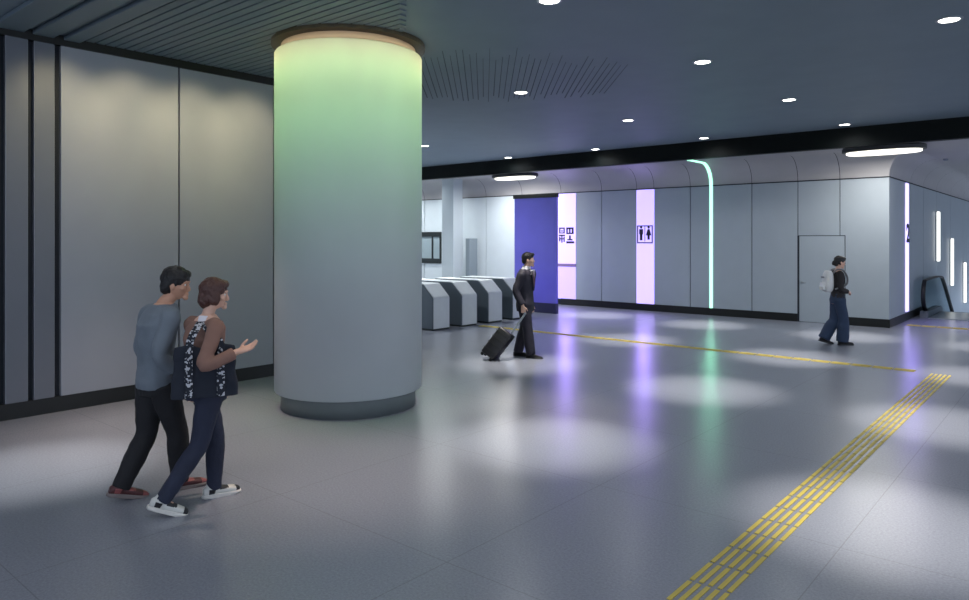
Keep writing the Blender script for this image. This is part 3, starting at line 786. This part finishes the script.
# suitcase, tilted behind him
def loc(px, py, dpt): return V((0, 0, 2)) + Rv*((px-484.5)*dpt/711) + Fv*dpt + V((0, 0, -(py-239)*dpt/711))
hp = Matrix.Rotation(hd, 3, 'Z') @ (J['wrR'] + V((0, .005, -.085))) + V((-7.29, 9.63, 0))
wheel = loc(487.5, 361, 11.8); wheel.z = .035
ax = (hp-wheel); hl = ax.length; up = ax.normalized(); fw = (rotz(hd) @ V((0, 1, 0))); side = (rotz(hd) @ V((1, 0, 0)))
side = (side-up*side.dot(up)).normalized(); nrm = up.cross(side).normalized()
sc_ = empty('suitcase', 'black wheeled suitcase tilted behind the person in the dark suit', 'suitcase', wheel)
Mt = Matrix((side, nrm, up)).transposed()
def put(bm):
    for v in bm.verts: v.co = Mt @ v.co
bm = B(); box(bm, -.18, .18, -.13, .13, .03, .55, .04); put(bm); obj('case_shell', bm, M['case'], sc_, True)
for zz in (.13, .24, .35, .46):
    bm = B(); box(bm, -.184, .184, -.134, .134, zz-.006, zz+.006, .004); put(bm); obj('case_rib', bm, M['rubber'], sc_)
for sx in (-.14, .14):
    for sy in (-.085, .085):
        bm = B(); lathe(bm, [(.022, -.012), (.028, -.008), (.028, .008), (.022, .012)], n=18)
        for v in bm.verts: v.co = V((v.co.z+sx, v.co.x+sy, v.co.y+.01))
        put(bm); obj('wheel', bm, M['rubber'], sc_, True)
bm = B()
for sx in (-.05, .05): tube(bm, [(sx, .07, .54), (sx, .05, hl-.01)], [.008, .008], n=8, smooth=False)
put(bm); obj('handle_rod', bm, M['chrome'], sc_)
bm = B(); tube(bm, [(-.062, .05, hl-.004), (.062, .05, hl-.004)], [.013, .013], n=10, smooth=False); put(bm); obj('handle_grip', bm, M['chrome'], sc_)

# --- person with backpack (faces the right of the photo)
hd = math.radians(-54)
J = dict(pelvis=V((0, 0.03, .90)), chest=V((0, .02, 1.23)), neck=V((0, .035, 1.415)), head=V((0, .07, 1.555)), yaw=0)
d = V((.0, 1, 0)).normalized()
J['anR'] = ankle(.07, .21, d, 0); J['anL'] = ankle(-.07, -.10, d, .3); J['ftR'] = (d, 0); J['ftL'] = (d, .3)
J['hipL'] = V((-.08, .03, .86)); J['hipR'] = V((.08, .03, .86)); J['knL'] = V((-.075, -.0, .47)); J['knR'] = V((.075, .11, .47))
J['shL'] = V((-.155, .02, 1.34)); J['elL'] = V((-.19, .04, 1.07)); J['wrL'] = V((-.09, .20, 1.0))
J['shR'] = V((.155, .02, 1.34)); J['elR'] = V((.19, .02, 1.065)); J['wrR'] = V((.11, .19, 1.0))
w2 = Person('person in black top and wide blue jeans wearing a white backpack', -3.66, 14.58, hd, J, True, 'skin2', .008, k=.965)
hr = Matrix.Rotation(math.radians(-10), 3, 'X')
w2.build_body({'L': (V((.7, .5, -.1)), V((0, -.6, -.3)), -1, .5), 'R': (V((-.7, .5, -.1)), V((0, -.6, -.3)), 1, .5)}, hr, .95)
w2.hair(M['hair'], hr, [((0, -.018, .04), (.086, .106, .097)), ((0, -.062, -.02), (.07, .06, .07)), ((0, -.115, -.03), (.03, .035, .05)), ((0, .06, .085), (.06, .042, .036)), ((.066, -.01, -.01), (.018, .03, .045)), ((-.066, -.01, -.01), (.018, .03, .045))], vox=.008, fs=.95)
bm = B(); w2.torso(bm, .88, 1.375, .014); w2.arm(bm, 'L', .014, .9); w2.arm(bm, 'R', .014, .9); bake(obj('top', bm, M['blacktop'], w2.r), .009, 4, disp=.004)
bm = B(); w2.torso(bm, .78, .98, .014); w2.leg(bm, 'L', .022, .05); w2.leg(bm, 'R', .022, .05); bake(obj('wide_jeans', bm, M['jean2'], w2.r), .01, 4, disp=.005)
for sd in 'LR': w2.shoe(sd, [M['shoe_b']], M['shoe_b'], .26)
bp_ = empty('backpack', 'white backpack on the back of the person in wide blue jeans', 'backpack', V((-3.66, 14.58, 0))+rotz(hd) @ V((0, .03, .02)), hd)
bm = B(); rings = []
for i in range(9):
    t = i/8; z = .98+.40*t; f = (1-(2*abs(t-.5))**3.5*.35)
    rings.append((V((0, -.185+.01*t, z)), V((.145*f, 0, 0)), V((0, .085*f*(1.1-.25*t), 0))))
loft(bm, rings, 24, 3); bake(obj('pack_body', bm, M['pack'], bp_), .01, 4)
bm = B(); loft(bm, [(V((0, -.275, 1.01)), V((.09, 0, 0)), V((0, .03, 0))), (V((0, -.28, 1.07)), V((.1, 0, 0)), V((0, .04, 0))), (V((0, -.265, 1.16)), V((.09, 0, 0)), V((0, .03, 0)))], 18, 3); bake(obj('front_pocket', bm, M['pack'], bp_), .008, 3)
bm = B(); box(bm, -.05, .05, -.29, -.262, 1.24, 1.27, .004); obj('patch', bm, M['packd'], bp_)
for sg in (-1, 1):
    bm = B(); tube(bm, [(sg*.09, -.12, 1.33), (sg*.105, -.05, 1.405), (sg*.105, .06, 1.385), (sg*.11, .13, 1.26), (sg*.13, .10, 1.12), (sg*.14, -.1, 1.04)], [.014]*6, n=10, flat=2.0, ref=V((0, 0, 1))); obj('shoulder_strap', bm, M['packd'], bp_, True)

# ------------------------------------------------------------------ light
wl = bpy.data.worlds.new('hall_ambient'); scene.world = wl; wl.use_nodes = True
bg = wl.node_tree.nodes['Background']; bg.inputs['Color'].default_value = (.66, .76, .95, 1); bg.inputs['Strength'].default_value = 1.36
# warm wall washers along the left wall
for y in (1.2, 3.1, 3.9, 4.7, 5.5): spot(-8.0, y, CZ-.07, 62, (1, .85, .5), 72, 1, .1, (XL, y, 3.3), 'wall_washer')
spot(-7.6, 3.6, CZ-.05, 480, (1, .76, .62), 56, 1, .1, name='warm_floor_fill')  # unseen spots added to warm the floor around the column
spot(-5.0, 6.6, CZ-.05, 260, (1, .76, .62), 42, 1, .1, name='warm_floor_fill')
spot(-4.9, 3.9, CZ-.05, 380, (1, .76, .62), 48, 1, .1, name='warm_floor_fill')
# coloured washers in the ceiling around the column
for k in range(12):
    a = 2*PI*k/12+.2; r_ = 1.5
    spot(cx+r_*math.cos(a), cy+r_*math.sin(a), CZ-.07, 17, (.56, 1, .36), 96, 1, .1, (cx+.87*math.cos(a), cy+.87*math.sin(a), 3.6), 'column_washer')
for k in range(24):
    a = 2*PI*k/24; r_ = 1.16
    spot(cx+r_*math.cos(a), cy+r_*math.sin(a), CZ-.09, 2.2, (1, .82, .36), 150, 1, .09, (cx+.85*math.cos(a), cy+.85*math.sin(a), 4.0), 'column_rim_lamp')
for k in range(12):
    a = 2*PI*k/12; r_ = 1.75
    spot(cx+r_*math.cos(a), cy+r_*math.sin(a), CZ-.07, 21, (.42, 1, .36), 56, 1, .1, (cx+.87*math.cos(a), cy+.87*math.sin(a), 2.75), 'column_washer')
# unseen spots added to strengthen the panels' violet, and the bright area beyond the gates
for x in (-12.05, -9.47): spot(x, YB-.5, SZ-.1, 420, (.42, .3, 1), 60, 1, .1, (x, YB-2.2, 0), 'violet_fill')
for x in (-12.05, -9.47): spot(x, YB-.75, 3.0, 14, (.42, .3, 1), 100, 1, .1, (x, YB-.7, SZ), 'violet_fill')
spot(XC+.5, 20.06, SZ-.1, 200, (.42, .34, 1), 55, 1, .1, (XC+1.2, 19.6, 0), 'violet_fill')
for z in (1.3, 2.2, 3.1):
    for x in (-12.05, -9.47): spot(x, YB-.06, z, 17, (.38, .24, 1), 120, 1, .16, (x+1.6, YB-2, z-1.0), 'panel_lamp')
    spot(XC+.12, 20.06, z, 18, (.34, .24, 1), 120, 1, .14, (XC+1.5, 19, z-1), 'panel_lamp')
    spot(-7.56, YB-.06, z, 5, (.3, 1, .6), 120, 1, .05, (-6.4, YB-2, z-1.0), 'panel_lamp')
spot(-11.5, 14.6, .3, 9, (.42, .36, 1), 120, 1, .1, (-11.4, 15.7, 1.4), 'violet_fill')  # unseen spot added low down to light the blue partition
for x in (-3.35, -13.3):
    area('oval_lamp_light', (x, 17.0, SZ-.19), (x, 17.0, 0), 1.4, .4, 45, (1, .97, .92))
for x in (-19, -16, -13):
    for y in (10.5, 13.5): spot(x, y, CZ-.05, 300, (.96, 1, 1), 165, 1, .15, name='gate_hall_lamp')
for x in (-18.6, -16.9, -14.3): spot(x, 16.9, SZ-.05, 160, (.96, 1, 1), 165, 1, .15, name='gate_hall_lamp')
